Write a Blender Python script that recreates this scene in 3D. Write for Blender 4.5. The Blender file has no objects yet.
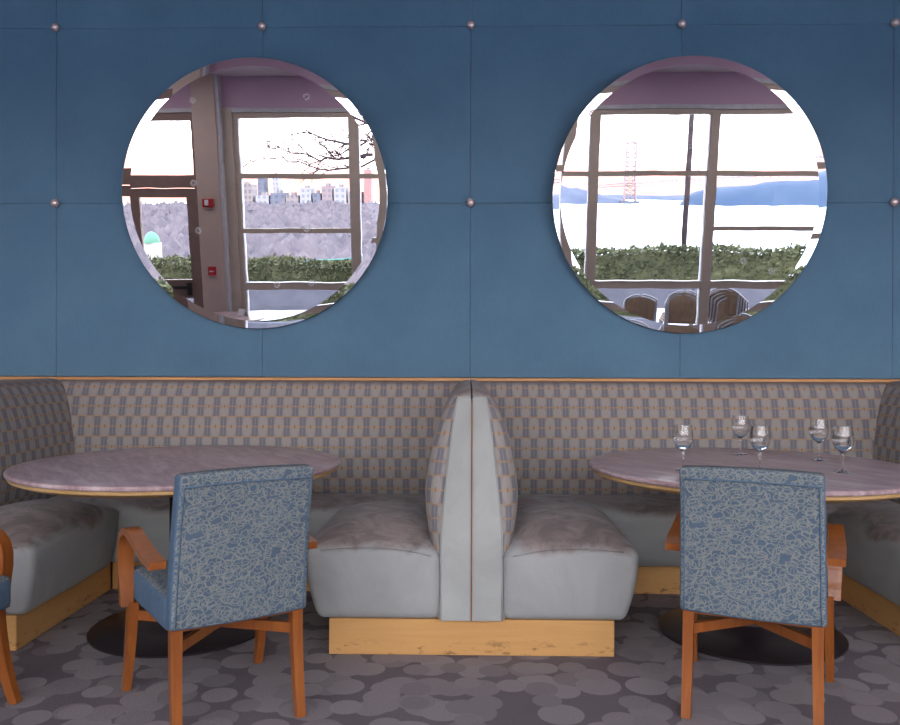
import bpy, bmesh, math, random
from mathutils import Vector, Matrix, noise as mnoise
random.seed(7)
sc = bpy.context.scene
COL = sc.collection
R = math.radians

# ------------------------------------------------------------------ materials
class NT:
    def __init__(s, name):
        s.m = bpy.data.materials.new(name); s.m.use_nodes = True
        s.t = s.m.node_tree; s.t.nodes.clear()
        s.out = s.n('ShaderNodeOutputMaterial')
    def n(s, typ, **kw):
        nd = s.t.nodes.new(typ)
        for k, v in kw.items(): setattr(nd, k, v)
        return nd
    def put(s, sock, v):
        if isinstance(v, bpy.types.NodeSocket): s.t.links.new(v, sock)
        elif v is not None:
            if isinstance(v, (tuple, list)) and len(v) == 3 and sock.type == 'RGBA': v = (*v, 1)
            sock.default_value = v
    def math(s, op, a, b=None, c=None, clamp=False):
        nd = s.n('ShaderNodeMath', operation=op, use_clamp=clamp)
        s.put(nd.inputs[0], a)
        if b is not None: s.put(nd.inputs[1], b)
        if c is not None: s.put(nd.inputs[2], c)
        return nd.outputs[0]
    def vmath(s, op, a, b=None, scale=None):
        nd = s.n('ShaderNodeVectorMath', operation=op)
        s.put(nd.inputs[0], a)
        if b is not None: s.put(nd.inputs[1], b)
        if scale is not None: s.put(nd.inputs['Scale'], scale)
        return nd.outputs['Value'] if op in ('LENGTH', 'DISTANCE', 'DOT_PRODUCT') else nd.outputs[0]
    def uv(s): return s.n('ShaderNodeTexCoord').outputs['UV']
    def ob(s): return s.n('ShaderNodeTexCoord').outputs['Object']
    def pos(s): return s.n('ShaderNodeNewGeometry').outputs['Position']
    def mapping(s, v, scale=(1, 1, 1), loc=(0, 0, 0), rot=(0, 0, 0)):
        nd = s.n('ShaderNodeMapping')
        s.put(nd.inputs['Vector'], v); nd.inputs['Scale'].default_value = scale
        nd.inputs['Location'].default_value = loc; nd.inputs['Rotation'].default_value = rot
        return nd.outputs[0]
    def sep(s, v):
        nd = s.n('ShaderNodeSeparateXYZ'); s.put(nd.inputs[0], v); return nd.outputs
    def comb(s, x, y, z=0.0):
        nd = s.n('ShaderNodeCombineXYZ')
        for i, q in enumerate((x, y, z)): s.put(nd.inputs[i], q)
        return nd.outputs[0]
    def noise(s, v, scale=5, detail=2, rough=.5, dist=0.0, col=False):
        nd = s.n('ShaderNodeTexNoise')
        s.put(nd.inputs['Vector'], v); nd.inputs['Scale'].default_value = scale
        nd.inputs['Detail'].default_value = detail; nd.inputs['Roughness'].default_value = rough
        nd.inputs['Distortion'].default_value = dist
        return nd.outputs['Color' if col else 0]
    def voro(s, v, scale=5, rand=1.0, feature='F1'):
        nd = s.n('ShaderNodeTexVoronoi', feature=feature, voronoi_dimensions='2D')
        s.put(nd.inputs['Vector'], v); nd.inputs['Scale'].default_value = scale
        nd.inputs['Randomness'].default_value = rand
        return nd.outputs
    def ramp(s, f, stops, interp='LINEAR'):
        nd = s.n('ShaderNodeValToRGB'); s.put(nd.inputs[0], f)
        cr = nd.color_ramp; cr.interpolation = interp
        while len(cr.elements) < len(stops): cr.elements.new(.5)
        for e, (p, c) in zip(cr.elements, stops):
            e.position = p; e.color = (*c, 1) if len(c) == 3 else c
        return nd.outputs[0]
    def mix(s, f, a, b, blend='MIX'):
        nd = s.n('ShaderNodeMix', data_type='RGBA', blend_type=blend)
        s.put(nd.inputs[0], f); s.put(nd.inputs[6], a); s.put(nd.inputs[7], b)
        return nd.outputs[2]
    def smooth(s, v, a, b):
        nd = s.n('ShaderNodeMapRange', interpolation_type='SMOOTHSTEP')
        s.put(nd.inputs[0], v); nd.inputs[1].default_value = a; nd.inputs[2].default_value = b
        return nd.outputs[0]
    def bump(s, h, strength=.3, dist=.01):
        nd = s.n('ShaderNodeBump'); s.put(nd.inputs['Height'], h)
        nd.inputs['Strength'].default_value = strength; nd.inputs['Distance'].default_value = dist
        return nd.outputs[0]
    def bsdf(s, color, rough=.5, metal=0.0, spec=.5, normal=None, sheen=0.0, coat=0.0, **kw):
        nd = s.n('ShaderNodeBsdfPrincipled')
        s.put(nd.inputs['Base Color'], color); s.put(nd.inputs['Roughness'], rough)
        s.put(nd.inputs['Metallic'], metal); s.put(nd.inputs['Specular IOR Level'], spec)
        if normal is not None: s.put(nd.inputs['Normal'], normal)
        nd.inputs['Sheen Weight'].default_value = sheen
        nd.inputs['Coat Weight'].default_value = coat
        for k, v in kw.items(): s.put(nd.inputs[k], v)
        s.t.links.new(nd.outputs[0], s.out.inputs[0])
        return nd
def plain(name, color, rough=.5, metal=0.0, spec=.5, var=.08, nscale=12, coat=0.0, bump=0.0):
    N = NT(name); c = N.noise(N.ob(), nscale, 3)
    k = tuple(max(0, q*(1-var)) for q in color); k2 = tuple(min(1, q*(1+var)) for q in color)
    col = N.ramp(c, [(.3, k), (.7, k2)])
    N.bsdf(col, rough, metal, spec, coat=coat, normal=N.bump(c, bump, .01) if bump else None)
    return N.m

def mat_wall_suede():
    N = NT('blue_suede'); p = N.ob()
    a = N.noise(p, 2.2, 4, .6); b = N.noise(N.mapping(p, (160, 160, 30)), 1.0, 2, .6); c = N.noise(p, 220, 1)
    f = N.math('ADD', N.math('MULTIPLY', a, .75), N.math('MULTIPLY', b, .25))
    col = N.ramp(f, [(.32, (.100, .196, .285)), (.5, (.112, .218, .315)), (.68, (.127, .245, .345))])
    N.bsdf(col, .9, spec=.15, sheen=.25, normal=N.bump(N.math('ADD', c, b), .25, .002))
    return N.m
def mat_lattice():
    N = NT('lattice_weave'); uv = N.sep(N.uv())
    u = N.math('DIVIDE', uv[0], .0905); v = N.math('DIVIDE', uv[1], .116)
    row = N.math('FLOOR', v); fv = N.math('SUBTRACT', N.math('SUBTRACT', v, row), .5)
    odd = N.math('SUBTRACT', row, N.math('MULTIPLY', N.math('FLOOR', N.math('MULTIPLY', row, .5)), 2.0))
    u2 = N.math('ADD', u, N.math('MULTIPLY', odd, .5))
    fu = N.math('SUBTRACT', N.math('FRACT', u2), .5)
    au = N.math('ABSOLUTE', fu); av = N.math('ABSOLUTE', fv)
    def ell(x, rx, y, ry):
        q = N.math('ADD', N.math('POWER', N.math('DIVIDE', x, rx), 2.0), N.math('POWER', N.math('DIVIDE', y, ry), 2.0))
        return N.math('SUBTRACT', 1.0, N.smooth(q, .8, 1.15))
    e1 = ell(au, .30, av, .54)
    e2 = ell(au, .28, N.math('SUBTRACT', av, .27), .27)
    lens = N.mix(odd, e1, e2)
    db = N.math('SUBTRACT', .5, au)                       # pairs of arched bars stand between the ovals
    bars = N.math('SUBTRACT', 1.0, N.smooth(N.math('ABSOLUTE', N.math('SUBTRACT', db, .10)), .055, .09))
    blue = N.mix(bars, (.265, .245, .24), (.18, .175, .20))
    light = (.33, .30, .275)
    col = N.mix(lens, blue, light)
    line = N.math('SUBTRACT', 1.0, N.smooth(N.math('MINIMUM', av, N.math('SUBTRACT', .5, av)), .018, .055))
    br = N.noise(N.uv(), 160, 1)
    col = N.mix(N.math('MULTIPLY', line, N.smooth(br, .3, .7)), col, (.46, .27, .12))
    dot = ell(au, .055, av, .10)
    col = N.mix(N.math('MULTIPLY', dot, .85), col, (.34, .17, .06))
    dot2 = ell(N.math('SUBTRACT', .5, au), .05, N.math('SUBTRACT', .5, av), .08)
    col = N.mix(N.math('MULTIPLY', dot2, .6), col, (.34, .17, .06))
    w = N.noise(N.uv(), 350, 1)
    zz = N.sep(N.ob())[2]
    worn = N.smooth(N.math('ADD', zz, N.math('MULTIPLY', N.noise(N.ob(), 9, 3), .03)), 1.055, 1.085)
    col = N.mix(N.math('MULTIPLY', worn, .75), col, (.19, .145, .135))
    N.bsdf(col, .85, spec=.15, sheen=.1, normal=N.bump(w, .3, .002))
    return N.m
def mat_suede(name, base, stain, lo, hi, pale=(.5, .5, .5), pale_amt=.5):
    N = NT(name); p = N.ob()
    a = N.noise(p, 3.0, 5, .62, .8); b = N.noise(N.mapping(p, (1, 1, 1), (3, 7, 1)), 5.5, 5, .65, 1.6)
    nz = N.sep(N.n('ShaderNodeNewGeometry').outputs['Normal'])[2]
    z = N.sep(p)[2]
    wear = N.smooth(N.math('ADD', N.math('MULTIPLY', a, .22), z), lo, hi)   # grime worn into the top of the cushion
    st = N.ramp(b, [(.38, tuple(q*.75 for q in stain)), (.5, stain), (.64, tuple(min(1, q*1.3) for q in stain))])
    bs = N.ramp(a, [(.3, tuple(q*.86 for q in base)), (.7, tuple(q*1.08 for q in base))])
    col = N.mix(wear, bs, st)
    s3 = N.smooth(N.noise(N.mapping(p, (1, 1, 1), (11, 2, 5)), 9, 4, .7, 2.5), .60, .72)
    col = N.mix(N.math('MULTIPLY', N.math('MULTIPLY', s3, wear), pale_amt), col, pale)
    spots = N.smooth(N.noise(N.mapping(p, (1, 1, 1), (5, 5, 5)), 14, 2, .5), .70, .78)
    col = N.mix(N.math('MULTIPLY', spots, .3), col, tuple(q*.5 for q in base))
    N.bsdf(col, .85, spec=.2, sheen=.15, normal=N.bump(N.math('ADD', N.noise(p, 180, 2), N.math('MULTIPLY', b, .6)), .25, .004))
    return N.m
def mat_wood(name, c1, c2, scale=1.0, axis='X', rough=.35, coat=.2, chips=0.0):
    N = NT(name); p = N.ob()
    s = {'X': (2.5, 40, 40), 'Y': (40, 2.5, 40), 'Z': (40, 40, 2.5)}[axis]
    g = N.noise(N.mapping(p, tuple(q*scale for q in s)), 1.0, 4, .6, .4)
    b = N.noise(p, 3*scale, 2)
    col = N.ramp(N.math('ADD', N.math('MULTIPLY', g, .6), N.math('MULTIPLY', b, .4)), [(.33, c1), (.66, c2)])
    if chips:
        ch = N.smooth(N.noise(p, 26, 3, .6), .70 - chips, .73 - chips)
        col = N.mix(N.math('MULTIPLY', ch, .6), col, tuple(min(1, q*1.5+.12) for q in c2))
    N.bsdf(col, rough, spec=.4, coat=coat, normal=N.bump(g, .08, .002))
    return N.m
def mat_maple():
    N = NT('maple_veneer'); p = N.ob()
    g = N.noise(N.mapping(p, (2.5, 2.5, 45)), 1.0, 4, .6, .6); f = N.noise(N.mapping(p, (90, 90, 260)), 1.0, 2)
    col = N.ramp(N.math('ADD', N.math('MULTIPLY', g, .7), N.math('MULTIPLY', f, .3)), [(.3, (.55, .29, .10)), (.7, (.62, .34, .125))])
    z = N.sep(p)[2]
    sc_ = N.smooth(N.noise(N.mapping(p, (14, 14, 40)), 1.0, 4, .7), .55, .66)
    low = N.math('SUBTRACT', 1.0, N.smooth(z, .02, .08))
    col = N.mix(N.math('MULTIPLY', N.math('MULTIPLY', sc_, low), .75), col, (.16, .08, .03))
    N.bsdf(col, .45, spec=.35, coat=.1)
    return N.m
def mat_carpet():
    N = NT('pebble_carpet'); p = N.pos()
    base = N.noise(p, 2.5, 3)
    col = N.ramp(base, [(.3, (.165, .140, .155)), (.7, (.20, .172, .185))])
    for k, (s, off, r0, r1) in enumerate(((5.2, (0, 0, 0), .36, .45), (5.5, (7.3, 2.1, 0), .34, .44), (5.9, (3.7, 9.2, 0), .34, .44), (6.6, (1.9, 4.4, 0), .32, .42))):
        v = N.voro(N.mapping(p, (1, 1.0, 1), off, (0, 0, .5*k)), s, .5)
        rnd = N.sep(v['Color'])[0]; tone = N.sep(v['Color'])[1]
        rad = N.math('ADD', r0, N.math('MULTIPLY', rnd, r1-r0))
        d = N.math('SUBTRACT', v['Distance'], rad)
        m = N.math('SUBTRACT', 1.0, N.smooth(d, -.012, .012))
        keep = N.math('GREATER_THAN', N.sep(v['Color'])[2], .35)
        c = N.mix(tone, (.255, .225, .235), (.335, .30, .305))
        col = N.mix(N.math('MULTIPLY', m, keep), col, c)
    pile = N.noise(p, 260, 2, .7)
    pl2 = N.noise(p, 90, 2, .7)
    col = N.mix(.5, col, N.mix(pl2, tuple([.5]*3), tuple([1.0]*3)), 'MULTIPLY')
    N.bsdf(col, .95, spec=.1, normal=N.bump(N.math('ADD', pile, pl2), .5, .006))
    return N.m
def mat_scribble(name='scribble_weave'):
    N = NT(name); uv = N.uv()
    wob = N.noise(uv, 24, 2, .5, col=True)
    v0 = N.vmath('ADD', uv, N.vmath('SCALE', N.vmath('SUBTRACT', wob, (.5, .5, .5)), scale=.035))
    tot = None
    for s, off, r in ((27, (0, 0, 0), .34), (31, (.31, .17, 0), .42), (22, (.55, .83, 0), .46), (36, (.9, .4, 0), .34)):
        v = N.voro(N.mapping(v0, (1, 1.25, 1), off, (0, 0, off[0]*3)), s, 1.0)
        d = N.math('ABSOLUTE', N.math('SUBTRACT', v['Distance'], r))
        l = N.math('SUBTRACT', 1.0, N.smooth(d, .022, .062))
        tot = l if tot is None else N.math('MAXIMUM', tot, l)
    big = N.noise(uv, 4, 2)
    ground = N.ramp(big, [(.3, (.085, .122, .165)), (.7, (.105, .146, .195))])
    col = N.mix(N.math('MULTIPLY', tot, .85), ground, (.25, .262, .238))
    wv = N.noise(uv, 500, 1)
    N.bsdf(col, .9, spec=.12, normal=N.bump(N.math('ADD', tot, wv), .25, .002))
    return N.m
def mat_marble():
    N = NT('rose_marble'); p = N.ob()
    p = N.mapping(p, rot=(0, 0, 1.0)); g = N.noise(N.mapping(p, (1.3, 6, 1)), 2.2, 6, .66, 1.0)
    h = N.noise(N.mapping(p, (3, 16, 1)), 3.0, 4, .6)
    col = N.ramp(N.math('ADD', N.math('MULTIPLY', g, .7), N.math('MULTIPLY', h, .3)),
                 [(.38, (.34, .225, .24)), (.5, (.47, .335, .345)), (.62, (.62, .50, .50))])
    N.bsdf(col, .28, spec=.5)
    return N.m
def mat_mirror(marks):
    N = NT('silvered_glass'); p = N.ob()
    tot = None
    for (x, z, r) in marks:     # pale ring marks left on the glass
        d = N.vmath('DISTANCE', N.mapping(p, (1, 0, 1)), (x, 0, z))
        a = N.math('SUBTRACT', 1.0, N.smooth(d, r*.8, r))
        b = N.math('SUBTRACT', 1.0, N.math('MULTIPLY', .55, N.math('SUBTRACT', 1.0, N.smooth(d, r*.35, r*.6))))
        q = N.math('MULTIPLY', a, b)
        tot = q if tot is None else N.math('MAXIMUM', tot, q)
    g = N.n('ShaderNodeBsdfGlossy'); g.inputs['Color'].default_value = (.92, .93, .94, 1); g.inputs['Roughness'].default_value = .0
    N.t.links.new(N.bump(N.noise(N.mapping(p, (1, 1, 1.3)), 4.5, 1, .4), .012, .012), g.inputs['Normal'])
    d = N.n('ShaderNodeBsdfDiffuse'); d.inputs['Color'].default_value = (.8, .8, .8, 1)
    mx = N.n('ShaderNodeMixShader')
    if tot is not None: N.t.links.new(N.math('MULTIPLY', tot, .30), mx.inputs[0])
    else: mx.inputs[0].default_value = 0
    N.t.links.new(g.outputs[0], mx.inputs[1]); N.t.links.new(d.outputs[0], mx.inputs[2])
    N.t.links.new(mx.outputs[0], N.out.inputs[0])
    return N.m
def mat_pane():
    N = NT('window_glass')
    t = N.n('ShaderNodeBsdfTransparent'); t.inputs[0].default_value = (.96, .975, .98, 1)
    g = N.n('ShaderNodeBsdfGlossy'); g.inputs['Roughness'].default_value = .0
    fr = N.n('ShaderNodeFresnel'); fr.inputs[0].default_value = 1.45
    mx = N.n('ShaderNodeMixShader')
    N.t.links.new(N.math('MULTIPLY', fr.outputs[0], .8), mx.inputs[0]); N.t.links.new(t.outputs[0], mx.inputs[1]); N.t.links.new(g.outputs[0], mx.inputs[2])
    N.t.links.new(mx.outputs[0], N.out.inputs[0])
    return N.m
def mat_glassware(name, ior=1.5, tint=(1, 1, 1)):
    N = NT(name)
    g = N.n('ShaderNodeBsdfGlass'); g.inputs['IOR'].default_value = ior; g.inputs['Roughness'].default_value = 0
    g.inputs['Color'].default_value = (*tint, 1)
    N.t.links.new(g.outputs[0], N.out.inputs[0])
    return N.m
def mat_facade(name, wall, win, sx, sz):
    N = NT(name); p = N.sep(N.ob())
    fx = N.math('ABSOLUTE', N.math('SUBTRACT', N.math('FRACT', N.math('DIVIDE', N.math('ADD', p[0], p[1]), sx)), .5))
    fz = N.math('ABSOLUTE', N.math('SUBTRACT', N.math('FRACT', N.math('DIVIDE', p[2], sz)), .5))
    m = N.math('MULTIPLY', N.math('LESS_THAN', fx, .26), N.math('LESS_THAN', fz, .28))
    c = N.ramp(N.noise(N.ob(), .04, 2), [(.3, tuple(q*.92 for q in wall)), (.7, wall)])
    N.bsdf(N.mix(m, c, win), .8)
    return N.m
def mat_two(name, c1, c2, scale, rough=.9, detail=4, bump=0, stretch=(1, 1, 1)):
    N = NT(name); a = N.noise(N.mapping(N.pos(), stretch), scale, detail, .65)
    N.bsdf(N.ramp(a, [(.35, c1), (.65, c2)]), rough, spec=.2, normal=N.bump(a, bump, .05) if bump else None)
    return N.m

M = dict(
    suede_wall=mat_wall_suede(), lattice=mat_lattice(),
    suede=mat_suede('sage_suede_cushion', (.355, .36, .35), (.22, .175, .165), .525, .575, (.42, .39, .39), .5),
    suede_panel=mat_suede('sage_suede_panel', (.385, .395, .375), (.36, .35, .34), 3, 4, (.5, .5, .5), 0),
    maple=mat_maple(), rail_wood=mat_wood('oak_rail', (.50, .24, .08), (.66, .34, .13)),
    carpet=mat_carpet(), scribble=mat_scribble(),
    blue=plain('plain_blue_weave', (.10, .155, .225), .9, spec=.1, var=.08, nscale=60, bump=.2),
    cherry=mat_wood('cherry_wood', (.22, .060, .012), (.36, .112, .024), 1.0, 'Z', .32, .25, chips=.0),
    marble=mat_marble(), ply=mat_wood('ply_edge', (.46, .27, .10), (.62, .40, .18)),
    base=plain('dark_bronze', (.030, .022, .026), .34, .3, .5), column=plain('dark_tube', (.03, .028, .035), .22, .6),
    knob=plain('rose_metal', (.80, .64, .62), .25, .6, var=.02), backing=plain('mirror_backing', (.03, .02, .02), .7),
    mauve=plain('mauve_plaster', (.66, .46, .60), .8, var=.03, nscale=2), ceil=plain('ceiling_plaster', (.60, .52, .58), .85, var=.03, nscale=2),
    side=plain('side_wall_plaster', (.62, .58, .64), .85, var=.03, nscale=2),
    frame=plain('taupe_frame', (.60, .50, .42), .5, var=.04), frame_in=plain('pale_frame_edge', (.62, .62, .66), .4),
    door=plain('door_frame_brown', (.30, .20, .17), .45), colm=plain('column_cladding', (.58, .45, .39), .6, var=.05, nscale=4),
    black=plain('black_metal', (.02, .02, .022), .4), red=plain('red_plastic', (.50, .02, .03), .4), white=plain('white_plastic', (.8, .8, .8), .4),
    pane=mat_pane(), glassware=mat_glassware('clear_glass', 1.5), water=mat_glassware('drinking_water', 1.33),
    terrace=mat_two('terrace_concrete', (0.385, 0.392, 0.420), (0.490, 0.490, 0.518), 1.5), parapet=mat_two('parapet_stone', (0.086, 0.086, 0.106), (0.118, 0.118, 0.137), 3),
    juniper=mat_two('juniper_green', (0.053, 0.064, 0.030), (0.135, 0.141, 0.071), 2.2, stretch=(1, 1, 1.4)), bark=mat_two('grey_bark', (0.029, 0.022, 0.024), (0.053, 0.041, 0.046), 6),
    land=mat_two('winter_ground', (0.078, 0.073, 0.081), (0.109, 0.099, 0.099), .03), wood_far=mat_two('winter_woodland', (0.083, 0.073, 0.086), (0.150, 0.125, 0.131), .22, detail=6),
    river=None, hill=mat_two('haze_tinted_cliff', (0.035, 0.058, 0.102), (0.055, 0.081, 0.126), .01), hill2=mat_two('haze_tinted_point', (0.064, 0.079, 0.123), (0.094, 0.106, 0.141), .01),  # blue of distance haze is put into the base colour of both hills
    bridge=plain('bridge_steel', (.26, .17, .165), .6), teal=plain('teal_paint', (.04, .22, .20), .5), slats=mat_wood('teak_slats', (.16, .105, .065), (.26, .175, .11), 1, 'Z', .6, 0),
    pewter=plain('grey_tube', (.26, .26, .29), .4, .4), copper=plain('green_copper', (.08, .22, .15), .6), pale_stone=plain('pale_stone', (.33, .33, .30), .7),
    paper=plain('white_paper', (.8, .8, .82), .7, var=.02),
)
def _river():
    N = NT('river_water')
    w = N.noise(N.mapping(N.pos(), (.02, .004, 1)), 1.0, 4)
    N.bsdf(N.ramp(w, [(.35, (.62, .74, .82)), (.65, (.74, .84, .90))]), .30, spec=.5, normal=N.bump(w, .1, .5))
    return N.m
M['river'] = _river()

# ------------------------------------------------------------------ object helpers
def link(name, me, mats, parent=None, loc=(0, 0, 0), smooth=True):
    o = bpy.data.objects.new(name, me); COL.objects.link(o)
    for m in (mats if isinstance(mats, (list, tuple)) else [mats]): me.materials.append(m)
    o.location = loc
    if parent is not None: o.parent = parent
    if smooth and len(me.polygons): me.polygons.foreach_set('use_smooth', [True]*len(me.polygons))
    return o
def tag(o, label=None, cat=None, group=None, kind=None):
    if label: o['label'] = label
    if cat: o['category'] = cat
    if group: o['group'] = group
    if kind: o['kind'] = kind
    return o
def empty(name, loc=(0, 0, 0), rz=0, **kw):
    o = bpy.data.objects.new(name, None); COL.objects.link(o); o.location = loc; o.rotation_euler = (0, 0, rz)
    o.empty_display_size = .1
    return tag(o, **kw)
def copy_tree(o, parent=None):
    c = o.copy(); COL.objects.link(c)
    if parent is not None: c.parent = parent
    for ch in list(o.children): copy_tree(ch, c)
    return c
def box_uv(bm):
    L = bm.loops.layers.uv.verify()
    for f in bm.faces:
        n = f.normal; a = max(range(3), key=lambda i: abs(n[i]))
        for l in f.loops:
            c = l.vert.co
            l[L].uv = ((c.y, c.z), (c.x, c.z), (c.x, c.y))[a]
class MB:
    def __init__(s): s.bm = bmesh.new(); s.cur = 0
    def box(s, x0, x1, y0, y1, z0, z1, bevel=0.0, seg=2):
        g = bmesh.ops.create_cube(s.bm, size=1.0)
        vs = g['verts']
        for v in vs:
            v.co = Vector(((x0+x1)/2+v.co.x*(x1-x0), (y0+y1)/2+v.co.y*(y1-y0), (z0+z1)/2+v.co.z*(z1-z0)))
        fs = {f for v in vs for f in v.link_faces}
        for f in fs: f.material_index = s.cur
        if bevel:
            es = {e for v in vs for e in v.link_edges}
            bmesh.ops.bevel(s.bm, geom=list(es), offset=bevel, segments=seg, affect='EDGES', profile=.5)
        return s
    def tube(s, pts, rad, n=8, cap=True, flat=None):
        """round tube along pts; rad number or list"""
        pts = [Vector(p) for p in pts]; rings = []
        m = len(pts); ref = None
        for i, p in enumerate(pts):
            t = (pts[min(i+1, m-1)] - pts[max(i-1, 0)]).normalized()
            if ref is None: ref = Vector((0, 0, 1)) if abs(t.z) < .9 else Vector((1, 0, 0))
            a = t.cross(ref).normalized(); b = t.cross(a).normalized(); ref = -b if False else ref
            r = rad[i] if isinstance(rad, (list, tuple)) else rad
            rings.append([s.bm.verts.new(p + (a*math.cos(q)+b*math.sin(q))*r) for q in [2*math.pi*k/n for k in range(n)]])
        for i in range(m-1):
            for k in range(n):
                f = s.bm.faces.new((rings[i][k], rings[i][(k+1) % n], rings[i+1][(k+1) % n], rings[i+1][k])); f.material_index = s.cur
        if cap:
            f = s.bm.faces.new(rings[0]); f.material_index = s.cur
            f = s.bm.faces.new(list(reversed(rings[-1]))); f.material_index = s.cur
        return s
    def lathe(s, prof, n=48, c=(0, 0)):
        rings = []
        for r, z in prof:
            if r < 1e-5: rings.append([s.bm.verts.new((c[0], c[1], z))])
            else: rings.append([s.bm.verts.new((c[0]+r*math.cos(2*math.pi*k/n), c[1]+r*math.sin(2*math.pi*k/n), z)) for k in range(n)])
        for a, b in zip(rings, rings[1:]):
            for k in range(n):
                q = [a[k % len(a)], a[(k+1) % n % len(a)], b[(k+1) % n % len(b)], b[k % len(b)]]
                u = []
                for v in q:
                    if v not in u: u.append(v)
                if len(u) > 2:
                    f = s.bm.faces.new(u); f.material_index = s.cur
        return s
    def loft(s, rings, cap=True, closed=True):
        vr = [[s.bm.verts.new(p) for p in r] for r in rings]
        n = len(vr[0])
        for a, b in zip(vr, vr[1:]):
            for k in range(n if closed else n-1):
                f = s.bm.faces.new((a[k], a[(k+1) % n], b[(k+1) % n], b[k])); f.material_index = s.cur
        if cap:
            s.bm.faces.new(list(reversed(vr[0]))).material_index = s.cur; s.bm.faces.new(vr[-1]).material_index = s.cur
        return s
    def build(s, name, mats, parent=None, loc=(0, 0, 0), smooth=True, uv=True, auto=None):
        bmesh.ops.recalc_face_normals(s.bm, faces=s.bm.faces)
        s.bm.normal_update()
        if uv: box_uv(s.bm)
        if auto is not None:
            for e in s.bm.edges:
                if len(e.link_faces) == 2 and e.calc_face_angle(0) > auto: e.smooth = False
        me = bpy.data.meshes.new(name); s.bm.to_mesh(me); s.bm.free()
        return link(name, me, mats, parent, loc, smooth)
A35 = R(35)
def lerp_tab(tab, x):
    if x <= tab[0][0]: return tab[0][1]
    for (a, va), (b, vb) in zip(tab, tab[1:]):
        if x <= b:
            t = (x-a)/(b-a); return va+(vb-va)*t
    return tab[-1][1]
def rbox(mb, x0, x1, y0, y1, z0, z1, r, deform=None, step=.04, m=4):
    """soft rounded box made of a dense grid, then deformed"""
    def ticks(a, b):
        e = [a + r*(1-math.cos(math.pi/2*i/m)) for i in range(m+1)]
        n = max(2, int((b-a-2*r)/step)); mid = [a+r+(b-a-2*r)*i/n for i in range(1, n)]
        return e + mid + [b-(q-a) for q in reversed(e)]
    X, Y, Z = ticks(x0, x1), ticks(y0, y1), ticks(z0, z1)
    cache = {}
    def V(p):
        key = tuple(round(q, 5) for q in p)
        if key in cache: return cache[key]
        c = Vector((min(max(p[0], x0+r), x1-r), min(max(p[1], y0+r), y1-r), min(max(p[2], z0+r), z1-r)))
        d = Vector(p) - c
        k = max(abs(q) for q in d)
        co = c + d.normalized()*k if d.length > 1e-9 else c
        if deform: co = Vector(deform(co))
        cache[key] = mb.bm.verts.new(co); return cache[key]
    def face(*ps):
        f = mb.bm.faces.new([V(p) for p in ps]); f.material_index = mb.cur
    for A in ((X, Y, (z0, z1), 2), (X, Z, (y0, y1), 1), (Y, Z, (x0, x1), 0)):
        P, Q, W, ax = A
        for w in W:
            for i in range(len(P)-1):
                for j in range(len(Q)-1):
                    q = [(P[i], Q[j]), (P[i+1], Q[j]), (P[i+1], Q[j+1]), (P[i], Q[j+1])]
                    if ax == 2: face(*[(a, b, w) for a, b in q])
                    elif ax == 1: face(*[(a, w, b) for a, b in q])
                    else: face(*[(w, a, b) for a, b in q])
    return mb

FILL_POWER = 13  # strength of the added fill lights
YW = 4.674      # face of the upholstered wall
P = 1.22        # panel module
# ------------------------------------------------------------------ the room shell
def struct(o): o['kind'] = 'structure'; return o
struct(MB().box(-6.2, 6.2, -1.25, 4.95, -.12, 0).build('floor', M['carpet'], smooth=False))
struct(MB().box(-6.2, 6.2, -1.25, 4.95, 3.62, 3.75).build('ceiling', M['ceil'], smooth=False))
struct(MB().box(-6.2, -6.05, -1.25, 4.95, 0, 3.62).build('wall_left', M['side'], smooth=False))
struct(MB().box(6.05, 6.2, -1.25, 4.95, 0, 3.62).build('wall_right', M['side'], smooth=False))
wall = struct(MB().box(-6.05, 6.05, YW+.03, 4.95, 0, 3.62).build('wall_back', M['side'], smooth=False))
Z0, DZ = 1.0798, 1.0308
for i in range(-5, 5):
    for j in range(0, 3):
        x0, x1 = i*P, min(6.05, (i+1)*P); x0 = max(x0, -6.05)
        z0 = Z0 + j*DZ + (.013 if j == 0 else 0); z1 = min(Z0+(j+1)*DZ, 3.615)
        mb = MB(); g = .0007
        w2, h2 = (x1-x0)/2, (z1-z0)/2
        def puff(c, x0=x0, x1=x1, z0=z0, z1=z1):
            if c.y > YW+.015: return c
            u = (c.x-(x0+x1)/2)/((x1-x0)/2); v = (c.z-(z0+z1)/2)/((z1-z0)/2)
            return (c.x, c.y-.006*(1-u*u)*(1-v*v), c.z)
        rbox(mb, x0+g, x1-g, YW, YW+.03, z0+g, z1-g, .0035, puff, step=.15, m=3)
        mb.build('wall_panel', M['suede_wall'], wall)
struct(MB().box(-6.05, 6.05, 4.635, YW+.03, Z0-.006, Z0+.010, .002).build('trim_1', M['rail_wood'], smooth=False))
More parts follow.
